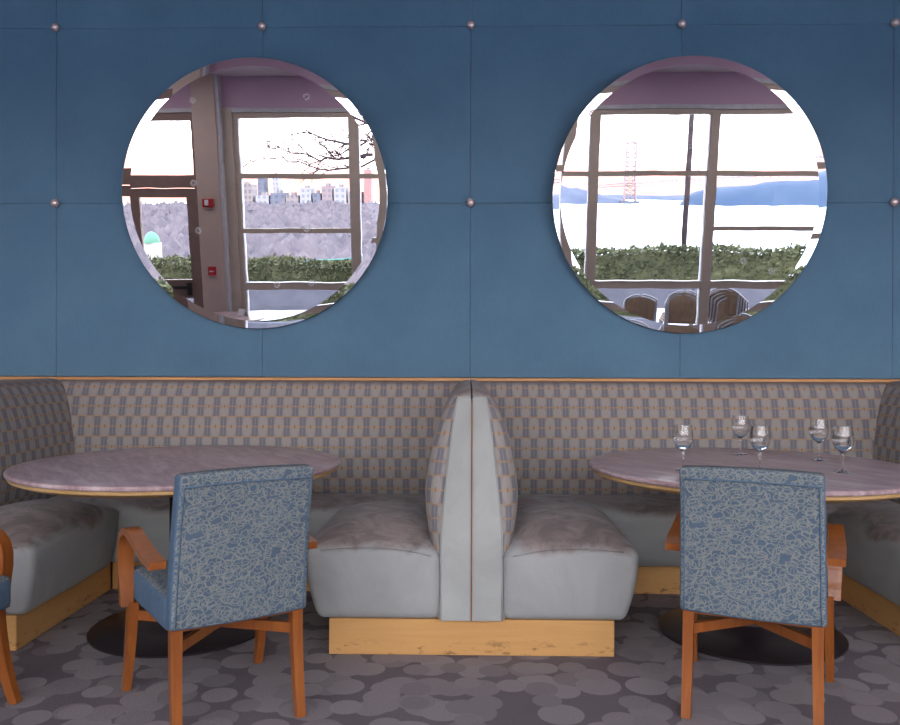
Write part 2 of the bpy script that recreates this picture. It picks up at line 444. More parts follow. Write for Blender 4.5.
# round studs at the panel corners
knob_me = None
row = {1: 'middle', 2: 'upper'}
studs = {(-2, 2): 'round pinkish metal stud on blue wall, upper row, far left above left mirror',
         (-1, 2): 'round pinkish metal stud on blue wall directly above the left mirror',
         (0, 2): 'round pinkish metal stud on blue wall, upper row, midway between the two mirrors',
         (1, 2): 'round pinkish metal stud on blue wall directly above the right mirror',
         (2, 2): 'round pinkish metal stud on blue wall at the top right picture edge',
         (-2, 1): 'round pinkish metal stud on blue wall left of the left mirror at mid height',
         (0, 1): 'round pinkish metal stud on blue wall between the mirrors at their mid height',
         (2, 1): 'round pinkish metal stud on blue wall right of the right mirror at mid height'}
for (i, j), lab in studs.items():
    if knob_me is None:
        mb = MB(); mb.lathe([(0, -.010), (.012, -.010), (.012, .004), (.017, .008), (.0215, .018), (.021, .028), (.015, .038), (.007, .042), (0, .043)], 24)
        o = mb.build('wall_stud', M['knob']); knob_me = o.data
    else:
        o = bpy.data.objects.new('wall_stud', knob_me); COL.objects.link(o)
    o.rotation_euler = (R(90), 0, 0); o.scale = (1.2, 1.2, 1.1); o.location = (i*P, YW+.008, Z0+j*DZ)
    tag(o, lab, 'wall stud', 'round studs at the corners of the wall panels')

# ------------------------------------------------------------------ mirrors
def mirror(c, rad, tilt, yaw, marks, label):
    t = empty('round_mirror', c); t.rotation_euler = (R(tilt), 0, R(yaw))
    tag(t, label, 'mirror', 'round bevelled mirrors leaning forward on the blue wall')
    n = 128; bw = .046
    mm = mat_mirror(marks)
    mb = MB()
    mb.lathe([(0, 0)] + [((rad-bw)*k/6, 0) for k in range(1, 7)], n)
    bmesh.ops.rotate(mb.bm, verts=mb.bm.verts, cent=(0, 0, 0), matrix=Matrix.Rotation(R(90), 3, 'X'))
    g = mb.build('mirror_glass', mm, t)
    mb = MB(); mb.lathe([(rad-bw, 0), (rad-.002, .0013), (rad, .0003), (rad, -.0115), (rad-.02, -.0115)], n)
    bmesh.ops.rotate(mb.bm, verts=mb.bm.verts, cent=(0, 0, 0), matrix=Matrix.Rotation(R(90), 3, 'X'))
    b = mb.build('bevelled_rim', mat_mirror([]), t, auto=R(12)); tag(b, 'bevelled glass rim')
    # backing board, set just behind the glass
    mb = MB(); mb.lathe([(0, -.0118), (rad-.010, -.0118), (rad-.010, -.026), (0, -.026)], n)
    bmesh.ops.rotate(mb.bm, verts=mb.bm.verts, cent=(0, 0, 0), matrix=Matrix.Rotation(R(90), 3, 'X'))
    mb.build('backing_board', M['backing'], t, auto=A35)
    mb = MB(); mb.box(-.12, .12, .026, .080, rad*.45, rad*.45+.05, .004)
    mb.build('mounting_bracket', M['black'], t, smooth=False)
    return t
ring = .022
mirror((-1.242, 4.578, 2.138), .767, 5.6, 0, [(-.34, .53, ring), (.31, .55, ring), (-.35, .07, ring), (-.33, -.20, ring), (.30, -.19, ring), (.12, -.51, ring), (.32, -.50, ring)],
       'large round mirror above the left table, showing a brown column and hillside')
mirror((1.245, 4.578, 2.126), .777, 5.72, 0, [(.32, -.36, ring), (.48, -.42, ring), (.0, .28, .016)],
       'large round mirror above the right table, showing river and bridge')

# ------------------------------------------------------------------ banquettes
TB = [(.15, .150), (.41, .155), (.50, .176), (.58, .188), (.66, .190), (.76, .180), (.86, .160), (.95, .132), (1.01, .105), (1.05, .078), (1.07, .055), (1.082, .02), (1.084, .0)]
TP = [(.15, .119), (.50, .118), (.62, .108), (.76, .093), (.90, .076), (1.03, .056), (1.044, .053)]
def side_back(sign, gap=.003):
    """backrest along Y, inner side at x=sign*gap, bulging to sign"""
    mb = MB(); L = mb.bm.loops.layers.uv.verify()
    rings = []; uvs = []
    zs = [.15, .25, .35, .41, .46, .50, .54, .58, .62, .66, .71, .76, .81, .86, .91, .95, .98, 1.01, 1.03, 1.05, 1.06, 1.07, 1.077, 1.082, 1.084]
    Y0, Y1 = 3.222, 4.60
    ys = [Y0+.11*(1-math.cos(math.pi/2*i/7)) for i in range(8)] + [3.332+(Y1-3.332)*i/12 for i in range(1, 13)]
    arc = 0; prev = 0
    for y in ys:
        k = min(1, (y-Y0)/.11); k = math.sqrt(max(0, 1-(1-k)**2))
        if y > Y0: arc += math.hypot(y-prev, .09*abs(k-kp))
        prev = y; kp = k
        r = []; u = []; s_ = 0; lastp = None
        for z in zs:
            q = (z-.15)/(1.084-.15)
            zp = .15 + (1.044+.040*k-.15)*q
            tb = lerp_tab(TB, z); tp = min(lerp_tab(TP, zp), .124) if z < 1.05 else lerp_tab([(1.05, .062), (1.084, .0)], z)
            t = tp+(tb-tp)*k
            p = (sign*(gap+t), y, zp)
            if lastp: s_ += math.hypot(p[0]-lastp[0], p[2]-lastp[2])
            lastp = p; r.append(p); u.append((arc, s_))
        r.append((sign*gap, y, .15)); u.append((arc, 0))
        rings.append(r); uvs.append(u)
    vr = [[mb.bm.verts.new(p) for p in r] for r in rings]
    n = len(vr[0])
    for i in range(len(vr)-1):
        for k in range(n):
            k2 = (k+1) % n
            f = mb.bm.faces.new((vr[i][k], vr[i][k2], vr[i+1][k2], vr[i+1][k]))
            for l, (a, b) in zip(f.loops, ((i, k), (i, k2), (i+1, k2), (i+1, k))): l[L].uv = uvs[a][b]
    mb.bm.faces.new(vr[0]); mb.bm.faces.new(list(reversed(vr[-1])))
    return mb
def end_panel(sign, gap=.003):
    mb = MB()
    zs = [.15, .3, .5, .62, .76, .90, 1.03, 1.044]
    pr = [(sign*(gap+lerp_tab(TP, z)-.002), z) for z in zs] + [(sign*gap, 1.044), (sign*gap, .15)]
    mb.loft([[(x, 3.200, z) for x, z in pr], [(x, 3.226, z) for x, z in pr]])
    bmesh.ops.bevel(mb.bm, geom=[e for e in mb.bm.edges if all(abs(v.co.y-3.2) < 1e-4 for v in e.verts)], offset=.006, segments=2, affect='EDGES')
    return mb
def piping(sign, gap=.003):
    pts = [(sign*(gap+lerp_tab(TP, z)+.001), 3.212, z+.0) for z in (.15, .3, .5, .62, .76, .90, 1.0, 1.035)] + [(sign*(gap+.054), 3.212, 1.047), (sign*(gap+.004), 3.212, 1.048)]
    return MB().tube(pts, .0045, 6)
def side_cushion(sign):
    mb = MB()
    x0, x1, y0, y1, z0, z1 = .125, .672, 3.192, 4.015, .146, .452
    def d(c):
        u = (c.x-(x0+x1)/2)/((x1-x0)/2); v = (c.y-(y0+y1)/2)/((y1-y0)/2); h = (c.z-z0)/(z1-z0)
        w = max(0, 1-abs(u)**2.6)*max(0, 1-abs(v)**3.2)
        z = c.z + .075*w*max(0, h)**2 - .010*h*(abs(u)**4)
        x = c.x
        if u > 0:
            x -= .050*(1-h)**1.2*max(0, u)**2       # underside tucks in
            x += .010*math.sin(math.pi*h)*u*u
        y = c.y - (.012*math.sin(math.pi*h) if v < -.8 else 0) + (.03*(1-h)*max(0, -v)**3)
        z -= .022*h*max(0, -u)**1.5*max(0, -v)**2
        z += .006*mnoise.noise(Vector((c.x*6, c.y*5, sign*3)))*h
        # loose corner at the front of the open side
        return (sign*x, y, z)
    return rbox(mb, x0, x1, y0, y1, z0, z1, .038, d, .045, 5)
def cushion_seam(sign):
    # welt along the upper front edge of the seat
    pts = []
    for i in range(21):
        t = i/20; x = .165+(.605-.165)*t; u = (x-.3985)/.2735
        pts.append((sign*x, 3.188, .423+.024*max(0, 1-abs(u)**2.4)-.02*max(0, -u)**1.5))
    return MB().tube(pts, .003, 6)
def divider(x, label):
    t = empty('double_banquette', (x, 0, 0)); tag(t, label, 'banquette', 'back-to-back banquette benches between the booths')
    for s in (-1, 1):
        mb = side_back(s); bk = mb.build('backrest', M['lattice'], t, uv=False, auto=R(50)); 
        ep = end_panel(s).build('end_panel', M['suede_panel'], t, auto=R(30)); tag(ep, 'pale sage suede end panel')
        piping(s).build('piping', M['suede_panel'], ep)
        cu = side_cushion(s).build('seat_cushion', M['suede'], t)
        cushion_seam(s).build('seam', M['suede'], cu)
    MB().box(-.578, .578, 3.235, 4.11, 0, .1455, .003, 1).build('plinth', M['maple'], t, smooth=False)
    mb = MB().box(-.0018, .0018, 3.208, 4.6, .15, 1.03); tag(mb.build('divider_board', M['cherry'], t, smooth=False), 'thin wood strip between the backs')
    return t
def copy_div(src, x, label):
    c = copy_tree(src); c.location.x = x; c['label'] = label; return c
dv = divider(0, 'central back-to-back suede bench between the two booths with maple plinth')
copy_div(dv, -2*P, 'suede side bench with patterned back at the left edge, beside the left table')
copy_div(dv, 2*P, 'suede side bench with patterned back at the right edge, beside the right table')

def wall_bench(x0, x1, label):
    t = empty('wall_banquette', ((x0+x1)/2, 0, 0)); tag(t, label, 'banquette', 'wall benches along the blue wall')
    w = (x1-x0)/2
    mb = MB(); L = mb.bm.loops.layers.uv.verify()
    prof = [(4.62, .15)] + [(4.665-lerp_tab(TB, z)*.80-.012, z) for z in (.15, .3, .41, .46, .50, .54, .58, .62, .66, .71, .76, .81, .86, .91, .95, .98, 1.01, 1.03, 1.045, 1.055)] + [(4.615, 1.066), (4.628, 1.0715), (4.650, 1.0725), (4.665, 1.070), (4.665, .15)]
    cum = [0]
    for a, b in zip(prof, prof[1:]): cum.append(cum[-1]+math.hypot(a[0]-b[0], a[1]-b[1]))
    n = len(prof); N_ = 24; hw = w-.055
    vr = [[mb.bm.verts.new((-hw+2*hw*i/N_, y, z)) for y, z in prof] for i in range(N_+1)]
    for i in range(N_):
        for k in range(n-1):
            f = mb.bm.faces.new((vr[i][k], vr[i][k+1], vr[i+1][k+1], vr[i+1][k]))
            for l, (a, b) in zip(f.loops, ((i, k), (i, k+1), (i+1, k+1), (i+1, k))): l[L].uv = (-hw+2*hw*a/N_, cum[b])
    mb.bm.faces.new(vr[0]); mb.bm.faces.new(list(reversed(vr[-1])))
    mb.build('backrest', M['lattice'], t, uv=False, auto=R(50))
    mb = MB(); X = w-.15
    y0, y1, z0, z1 = 4.005, 4.50, .152, .440
    def d(c):
        v = (c.y-(y0+y1)/2)/((y1-y0)/2); h = (c.z-z0)/(z1-z0); u = c.x/X
        z = c.z + .030*max(0, 1-abs(v)**2.5)*h*h*(max(0, 1-u**8)) + .008*h*mnoise.noise(Vector((c.x*3, c.y*4, x0)))
        y = c.y - (.012*math.sin(math.pi*h) if v < -.8 else 0) + .04*(1-h)*max(0, -v)**3
        return (c.x, y, z)
    rbox(mb, -X, X, y0, y1, z0, z1, .045, d, .07, 4)
    mb.build('seat_cushion', M['suede'], t)
    MB().box(-w+.585, w-.585, 4.11, 4.50, 0, .150, .003, 1).build('plinth', M['maple'], t, smooth=False)
    return t
wall_bench(-2*P, 0, 'long wall bench with patterned back behind the left table')
wall_bench(0, 2*P, 'long wall bench with patterned back behind the right table with the glasses')

# ------------------------------------------------------------------ tables
def table(loc, label):
    t = empty('pedestal_table', loc); tag(t, label, 'table')
    rr = .700
    mb = MB(); mb.lathe([(0, .738), (rr*.5, .738), (rr-.012, .738), (rr-.004, .7365), (rr, .732), (rr, .724), (rr-.004, .719), (rr-.012, .7165), (0, .7165)], 96)
    tp = mb.build('marble_top', M['marble'], t, auto=R(40))
    mb = MB(); mb.lathe([(0, .7163), (rr-.010, .7163), (rr-.012, .704), (rr-.050, .688), (0, .688)], 96)
    mb.build('wood_underside', M['ply'], t, auto=R(20))
    mb = MB(); mb.lathe([(0, .10), (.055, .10), (.055, .60), (.060, .62), (.060, .655), (0, .655)], 32)
    mb.lathe([(0, .655), (.20, .655), (.215, .66), (.215, .687), (0, .687)], 32)
    mb.build('column', M['column'], t, auto=R(30))
    mb = MB(); mb.lathe([(0, 0), (.382, 0), (.390, .004), (.390, .010), (.382, .015), (.20, .022), (.10, .034), (.075, .05), (.07, .10), (0, .10)], 72)
    mb.build('base_disc', M['base'], t, auto=R(40))
    return t
table((-1.290, 3.55, 0), 'round rose marble table in the left booth with nothing on it')
table((1.228, 3.54, 0), 'round rose marble table in the right booth with five water glasses on it')

# ------------------------------------------------------------------ wine glasses
def glass(loc, label, first=[None]):
    if first[0] is None:
        t = empty('wine_glass', loc); first[0] = t
        outer = [(0, 0), (.033, 0), (.0345, .0012), (.033, .0025), (.018, .0045), (.007, .009), (.0042, .018), (.0036, .045), (.0040, .062), (.0075, .070), (.0055, .078), (.0085, .083), (.020, .090), (.031, .101), (.0385, .117), (.0408, .133), (.0400, .152), (.0375, .172), (.0355, .190)]
        inner = [(.0343, .190), (.0363, .172), (.0388, .152), (.0395, .133), (.0372, .118), (.0297, .1035), (.019, .0935), (.008, .0885), (0, .0875)]
        mb = MB(); mb.lathe(outer+inner, 48); mb.build('glass_body', M['glassware'], t, auto=R(60), uv=False)
        fill = [(0, .0872), (.008, .0882), (.0192, .0932), (.0299, .1032), (.0374, .1177), (.0397, .133), (.0392, .148), (.0386, .154), (0, .154)]
        mb = MB(); mb.lathe(fill, 48); mb.build('water', M['water'], t, auto=R(50), uv=False)
    else:
        t = copy_tree(first[0]); t.location = loc
    tag(t, label, 'wine glass', 'stemmed water glasses on the right table')
    return t
TZ = .7388
glass((.883, 3.355, TZ), 'stemmed glass of water, leftmost on the right table')
glass((1.317, 3.93, TZ), 'stemmed glass of water standing farthest back on the right table, nearest the patterned wall bench')
glass((1.195, 3.337, TZ), 'stemmed glass of water whose foot is hidden behind the middle of the right chair back')
glass((1.603, 3.716, TZ), 'stemmed glass of water behind and left of the rightmost glass')
glass((1.528, 3.321, TZ), 'stemmed glass of water, rightmost on the right table, near its front edge')

# ------------------------------------------------------------------ chairs
def sweep_rect(mb, pts, w, th, ux=(1, 0, 0)):
    """rectangular bar: width w along ux, thickness th across it"""
    pts = [Vector(p) for p in pts]; ux = Vector(ux); m = len(pts); rings = []
    for i, p in enumerate(pts):
        t = (pts[min(i+1, m-1)]-pts[max(i-1, 0)]).normalized(); nrm = t.cross(ux).normalized()
        ww = w[i] if isinstance(w, (list, tuple)) else w; tt = th[i] if isinstance(th, (list, tuple)) else th
        rings.append([p+ux*ww/2+nrm*tt/2, p-ux*ww/2+nrm*tt/2, p-ux*ww/2-nrm*tt/2, p+ux*ww/2-nrm*tt/2])
    mb.loft(rings)
    es = [e for e in mb.bm.edges if len(e.link_faces) == 2 and e.calc_face_angle(0) > R(50)]
    bmesh.ops.bevel(mb.bm, geom=es, offset=.003, segments=2, affect='EDGES', clamp_overlap=True)
    return mb
def chair():
    t = empty('armchair')
    # backrest: upright upholstered slab leaning back; the two broad faces carry the scribble weave, edges are plain
    mb = MB()
    def dback(c):
        q = (c.z-.36)/.49
        w = 1.0 - .04*q
        y = c.y - .085*q*q*.6 - .035*q
        z = c.z + (.006*(1-(c.x/.225)**2) if q > .5 else -.006*(1-(c.x/.225)**2))
        if c.y < -.25: y -= .008*(1-(c.x/.225)**2)*math.sin(math.pi*min(max(q, 0), 1))
        return (c.x*w, y, z)
    rbox(mb, -.225, .225, -.285, -.215, .36, .85, .013, dback, .045, 3)
    bmesh.ops.recalc_face_normals(mb.bm, faces=mb.bm.faces); mb.bm.normal_update()
    for f in mb.bm.faces:
        f.material_index = 1 if abs(f.normal.x) > .6 or f.normal.z < -.6 else 0
    back = mb.build('backrest', [M['scribble'], M['blue']], t)
    # welts: a horizontal one near the top of the rear face, two upright ones at its edges
    def bx(x, z):
        q = (z-.36)/.49; return (x*(1-.04*q), -.2865-.085*q*q*.6-.035*q-.008*(1-(x/.225)**2)*math.sin(math.pi*min(max(q, 0), 1)), z)
    mb = MB()
    mb.tube([bx(-.208+.416*i/12, .812+.004*(1-((i-6)/6)**2)) for i in range(13)], .0028, 6)
    for s in (-1, 1): mb.tube([bx(s*.209, .37+.442*i/10) for i in range(11)], .0022, 6)
    mb.build('welt', M['blue'], back)
    # seat cushion
    mb = MB()
    def dseat(c):
        u = c.x/.235; v = (c.y-.02)/.235; h = (c.z-.335)/.115
        return (c.x*(1+.04*(c.y/.25)), c.y, c.z+.022*max(0, 1-u*u)*max(0, 1-abs(v)**3)*max(0, h)**2)
    rbox(mb, -.228, .228, -.215, .262, .335, .45, .022, dseat, .05, 3)
    bmesh.ops.recalc_face_normals(mb.bm, faces=mb.bm.faces); mb.bm.normal_update()
    for f in mb.bm.faces: f.material_index = 0 if f.normal.z > .55 else 1
    mb.build('seat', [M['scribble'], M['blue']], t)
    for s in (-1, 1):
        pts = []
        N_ = 12
        for i in range(N_+1):           # front sabre leg
            q = i/N_; z = .34*(1-q)
            pts.append((s*(.238+.008*q), .192+.004*math.sin(math.pi*q)+.072*q*q, z))
        sweep_rect(mb := MB(), pts, [.034-.006*i/N_ for i in range(N_+1)], [.052-.022*i/N_ for i in range(N_+1)])
        leg = mb.build('leg', M['cherry'], t, auto=A35)
        pts = []
        for i in range(9):
            q = i/8; z = .365*(1-q)
            pts.append((s*(.198+.004*q), -.245-.035*q*q, z))
        sweep_rect(mb := MB(), pts, [.036-.006*i/8 for i in range(9)], [.040-.010*i/8 for i in range(9)])
        mb.build('leg', M['cherry'], t, auto=A35)
        # bentwood arm: flat rear end, long flat run, round turn down to the seat
        path = [(-.245, .560), (-.15, .573), (-.05, .586), (.03, .598), (.07, .605), (.11, .606), (.146, .598), (.184, .580), (.206, .550), (.215, .515), (.214, .47), (.206, .42), (.199, .37), (.195, .325)]
        pts = [(s*(.258 if i else .252), y, z) for i, (y, z) in enumerate(path)]
        wd = [.052]*10+[.054, .050, .044, .040]
        sweep_rect(mb := MB(), pts, wd, [.024]*11+[.028, .036, .044])
        mb.build('arm', M['cherry'], t, auto=A35)
    for s in (-1, 1):
        a = Vector((s*.198, -.240, .290)); b = Vector((-s*.240, .205, .290))
        d = (b-a).normalized(); side = d.cross(Vector((0, 0, 1)))
        sweep_rect(mb := MB(), [a, (a+b)/2, b], .020, .034, side)
        mb.build('stretcher', M['cherry'], t, auto=A35)
    MB().box(-.19, .19, -.262, -.240, .348, .362, .002).build('seat_rail', M['cherry'], t, smooth=False)
    return t
ch = chair()
places = [((1.012, 2.871, 0), -23, 'blue scribble-patterned armchair with cherry arms, back to us, at the right table'),
          ((-.901, 2.788, 0), 34, 'blue scribble-patterned armchair turned left, back to us, at the left table'),
          ((-1.878, 2.535, 0), -97, 'blue armchair cut off by the left picture edge, only arm, seat and leg showing')]
for i, (loc, rz, lab) in enumerate(places):
    c = ch if i == 0 else copy_tree(ch)
    c.location = loc; c.rotation_euler = (0, 0, R(rz))
    tag(c, lab, 'chair', 'upholstered armchairs at the booth tables')

# ------------------------------------------------------------------ window wall behind the viewer (seen in the mirrors)
WY = -1.1
struct(MB().box(-6.05, 6.05, WY-.15, WY, 3.24, 3.62).build('wall_front', M['mauve'], smooth=False))
struct(MB().box(-6.05, 6.05, WY-.15, WY+.03, 3.19, 3.24).build('trim_2', M['frame_in'], smooth=False))
def bay(n, x0, x1, mid=False):
    w = struct(empty('window_%d' % n, ((x0+x1)/2, 0, 0))); h = (x1-x0)/2
    mb = MB()
    fw = .052
    ya, yb = WY-.11, WY
    for a, b in ((-h, -h+fw), (h-fw, h)): mb.box(a, b, ya, yb, 0, 3.20)
    for a, b in ((0, .08), (.97, 1.055), (2.385, 2.445), (3.13, 3.20)): mb.box(-h+fw, h-fw, ya, yb, a, b)
    if mid: mb.box(-h+fw, h-fw, ya, yb, 1.70, 1.755)
    mb.build('frame', M['frame'], w, smooth=False)
    mb = MB()
    for a, b in ((-h+fw, -h+fw+.012), (h-fw-.012, h-fw)): mb.box(a, b, ya-.01, yb-.02, .08, 3.13)
    mb.box(-h+fw, h-fw, ya, yb+.006, 1.055, 1.067)
    mb.build('glazing_bead', M['frame_in'], w, smooth=False)
    mb = MB()
    zs = [(.08, .97), (1.067, 1.70), (1.755, 2.385), (2.445, 3.13)] if mid else [(.08, .97), (1.067, 2.385), (2.445, 3.13)]
    for a, b in zs: mb.box(-h+fw, h-fw, WY-.062, WY-.054, a, b)
    mb.build('pane', M['pane'], w, smooth=False)
xs = [-2.95, -1.44, .07, 1.58, 3.06, 4.56, 6.05]
for n, (a, b) in enumerate(zip(xs, xs[1:])): bay(n+1, a, b, mid=(n in (0, 4)))
bay(7, -6.05, -4.42)
# cladded column between the door and the windows
o = struct(MB().box(-3.40, -3.11, -1.25, -.93, 0, 3.62, .01).build('column', M['colm'], smooth=False))
struct(MB().box(-3.11, -3.07, -1.25, -.96, 0, 3.62).build('trim_3', M['frame_in'], smooth=False))
struct(MB().box(-3.07, -2.95, -1.25, -1.06, 0, 3.24).build('trim_4', M['frame'], smooth=False))
o = empty('fire_alarm_strobe', (-3.26, -.932, 2.03)); tag(o, 'red and white fire alarm strobe high on the brown column, seen in left mirror', 'fire alarm')
MB().box(-.07, .07, 0, .045, 0, .105, .006).build('housing', M['red'], o, smooth=False)
MB().box(-.035, .015, .045, .072, .02, .09, .008).build('strobe_lens', M['white'], o, smooth=False)
o = empty('fire_alarm_pull', (-3.26, -.932, 1.18)); tag(o, 'small red fire alarm pull box low on the brown column, seen in left mirror', 'fire alarm')
MB().box(-.045, .045, 0, .04, 0, .11, .005).build('housing', M['red'], o, smooth=False)
MB().box(-.025, .025, .04, .052, .045, .06, .002).build('pull_handle', M['white'], o, smooth=False)
# glazed door with a window above
d = struct(empty('door_1', (-3.91, 0, 0)))
mb = MB()
for a, b in ((-.51, -.43), (.43, .51)): mb.box(a, b, WY-.12, WY, 0, 3.20)
mb.box(-.43, .43, WY-.12, WY, 2.27, 2.43); mb.box(-.43, .43, WY-.12, WY, 3.10, 3.20)
mb.build('door_frame', M['door'], d, smooth=False)
mb = MB()
for a, b in ((-.42, -.31), (.31, .42)): mb.box(a, b, WY-.09, WY-.03, .01, 2.26)
for a, b in ((.01, .22), (.86, 1.10), (2.15, 2.26)): mb.box(-.31, .31, WY-.09, WY-.03, a, b)
mb.build('door_leaf', M['door'], d, smooth=False)
mb = MB(); mb.box(-.30, .30, WY-.03, WY+.03, .98, 1.02, .004); mb.box(.25, .30, WY-.03, WY+.02, .90, 1.06, .004); mb.build('push_bar', M['black'], d, smooth=False)
mb = MB()
mb.box(-.31, .31, WY-.064, WY-.056, .22, .86); mb.box(-.31, .31, WY-.064, WY-.056, 1.10, 2.15); mb.box(-.43, .43, WY-.064, WY-.056, 2.43, 3.10)
mb.build('pane', M['pane'], d, smooth=False)
# small marble table by the window and the folded card on it
t = empty('cafe_table', (-2.95, -.22, 0)); tag(t, 'marble table by the window, its edge seen at the bottom of left mirror', 'table')
MB().lathe([(0, .738), (.49, .738), (.50, .73), (.495, .716), (0, .716)], 64).build('tabletop', M['marble'], t, auto=A35)
MB().lathe([(0, .02), (.05, .02), (.05, .715), (0, .715)], 24).build('column', M['column'], t, auto=A35)
MB().lathe([(0, 0), (.30, 0), (.30, .012), (.06, .03), (0, .03)], 48).build('base_disc', M['base'], t, auto=A35)
mb = MB(); mb.loft([[(-.06, 0, 0), (.06, 0, 0), (.06, .035, .085), (-.06, .035, .085)], [(-.06, .002, 0), (.06, .002, 0), (.06, .037, .085), (-.06, .037, .085)]])
mb.loft([[(-.06, .072, 0), (.06, .072, 0), (.06, .038, .085), (-.06, .038, .085)], [(-.06, .074, 0), (.06, .074, 0), (.06, .040, .085), (-.06, .040, .085)]])
o = mb.build('folded_card', M['paper'], None, (-2.72, -.38, .7385), smooth=False); o.rotation_euler = (0, 0, R(35))
tag(o, 'small white folded card on the window table, seen in left mirror', 'card')

# ------------------------------------------------------------------ terrace
struct(MB().box(-16, 16, -7.6, -1.25, -.15, -.005).build('terrace_floor', M['terrace'], smooth=False))
w = MB()
for k in range(-7, 7): w.box(k*2.2+.01, k*2.2+2.19, -6.65, -6.35, -.005, .40, .012)
struct(w.build('parapet_wall', M['parapet'], smooth=False))
# juniper hedge: leafy sprays over a dark woody core
def hedge():
    bm = bmesh.new(); rnd = random.Random(3)
    def top(x):
        h = .96 + .20*max(0, min(1, (x+1)/5)) 
        return h + .10*mnoise.noise(Vector((x*.9, 3, 0))) + .05*mnoise.noise(Vector((x*3.1, 1, 2)))
    # core
    xs = [-13+26*i/90 for i in range(91)]; rings = []
    for x in xs:
        tp = top(x)-.16
        rings.append([(x, -6.92+.12*mnoise.noise(Vector((x*2, 0, 5))), .0), (x, -6.94, tp*.7), (x, -7.0, tp), (x, -7.4, tp), (x, -7.55, .0)])
    vr = [[bm.verts.new(p) for p in r] for r in rings]
    for a, b in zip(vr, vr[1:]):
        for k in range(4): bm.faces.new((a[k], a[k+1], b[k+1], b[k]))
    for i in range(24000):
        x = rnd.uniform(-13, 13); f = rnd.random(); tp = top(x)-.05
        if f < .55: p = Vector((x, -6.92+rnd.uniform(-.10, .05), rnd.uniform(.38, 1.0)*tp))
        else: p = Vector((x, rnd.uniform(-7.45, -6.8), tp-rnd.uniform(.0, .12)))
        a = rnd.uniform(-.9, .9); L = rnd.uniform(.05, .14)
        dr = Vector((math.sin(a)*.9+.35, rnd.uniform(-.2, .9), rnd.uniform(.0, .75))).normalized()
        sd = dr.cross(Vector((rnd.uniform(-1, 1), rnd.uniform(-1, 1), rnd.uniform(-1, 1)))).normalized()*L*.20
        q = [bm.verts.new(p-sd*.4), bm.verts.new(p+dr*L*.5-sd), bm.verts.new(p+dr*L), bm.verts.new(p+dr*L*.5+sd)]
        bm.faces.new(q)
    me = bpy.data.meshes.new('juniper_hedge'); bm.to_mesh(me); bm.free()
    o = link('juniper_hedge', me, M['juniper'], smooth=False)
    tag(o, 'long green juniper hedge behind the terrace wall, seen in both mirrors', 'hedge')
hedge()
# stacked patio chairs seen through the lower panes
def patio_chair():
    t = empty('patio_chair')
    # faces +y toward river side; back panel stands at local y=+.2 (window side)
    n = 14; w = .215
    arch = [(-w+2*w*i/n, .725+.075*(1-((i-n/2)/(n/2))**2)) for i in range(n+1)]
    mb = MB()
    f0 = [(x*.93, .205, z-.02) for x, z in arch] + [(w*.93, .175, .45), (-w*.93, .175, .45)]
    f1 = [(x, y-.018, z) for x, y, z in f0]
    mb.loft([f0, f1]); mb.build('back_panel', M['slats'], t, smooth=False)
    mb = MB(); mb.tube([(-w, .0, .0), (-w, .17, .42), (-w, .20, .60)]+[(x, .208, z) for x, z in arch]+[(w, .20, .60), (w, .17, .42), (w, .0, .0)], .012, 8)
    mb.build('back_frame', M['pewter'], t)
    mb = MB(); mb.box(-w, w, -.25, .17, .425, .445, .006); mb.build('seat', M['slats'], t, smooth=False)
    for s in (-1, 1):
        MB().tube([(s*w, -.24, .43), (s*w, -.27, .0)], .012, 8).build('leg', M['pewter'], t)
    return t
pc = patio_chair(); first = True
stacks = [((2.35, -1.86), 2, 0, 'first'), ((2.93, -1.84), 4, 4, 'second'), ((3.58, -1.86), 5, -8, 'third')]
pos_words = {'first': 'left stack', 'second': 'middle stack', 'third': 'right stack'}
lev = {2: ['lower', 'upper'], 4: ['lowest', 'second lowest', 'second highest', 'topmost'], 5: ['lowest', 'second lowest', 'middle', 'second highest', 'topmost']}
for (x, y), n, rz, wd in stacks:
    for k in range(n):
        c = pc if first else copy_tree(pc); first = False
        c.location = (x+(.012*k if wd != 'third' else -.028*k), y+.006*k, -.005+.030*k-(.03 if wd == 'first' else 0)*0); c.rotation_euler = (0, 0, R(rz+(3*k if wd == 'third' else 0)))
        tag(c, 'arched patio chair, %s in the %s outside, seen in right mirror' % (lev[n][k], pos_words[wd]), 'chair', 'stacked patio chairs on the terrace')
# dark pole beyond the terrace
o = empty('lamp_post', (4.585, -7.9, -.6)); tag(o, 'tall slender dark post beyond the hedge, seen in right mirror', 'post')
MB().tube([(0, 0, 0), (.0, 0, 3), (.0, 0, 7.4)], [.06, .055, .045], 16).build('pole', M['bark'], o)
MB().lathe([(0, 7.38), (.09, 7.38), (.22, 7.45), (.20, 7.56), (.08, 7.66), (0, 7.67)], 24).build('lantern', M['black'], o, auto=A35)
# white kiosk with a green dome down the slope
o = empty('garden_kiosk', (-13.45, -25, -3.2)); tag(o, 'small white kiosk with green domed roof below the hedge, seen in left mirror', 'kiosk')
MB().box(-.32, .32, -.3, .3, 0, 3.55, .02).build('body', M['pale_stone'], o, smooth=False)
MB().lathe([(.34, 3.55), (.33, 3.70), (.26, 3.88), (.14, 4.0), (0, 4.04)], 32).build('dome', M['copper'], o)
# teal railing of the road
o = empty('teal_railing', (-3.6, -14, 0)); tag(o, 'thin teal metal railing beyond the hedge, seen in left mirror', 'railing')
MB().tube([(-2.6, 0, .32), (0, 0, .44), (2.4, .0, .60)], .022, 8).build('top_rail', M['teal'], o)
for k in range(5):
    x = -2.4+1.15*k; MB().tube([(x, 0, -3.2), (x, 0, .34+.055*k)], .016, 6).build('post', M['teal'], o)

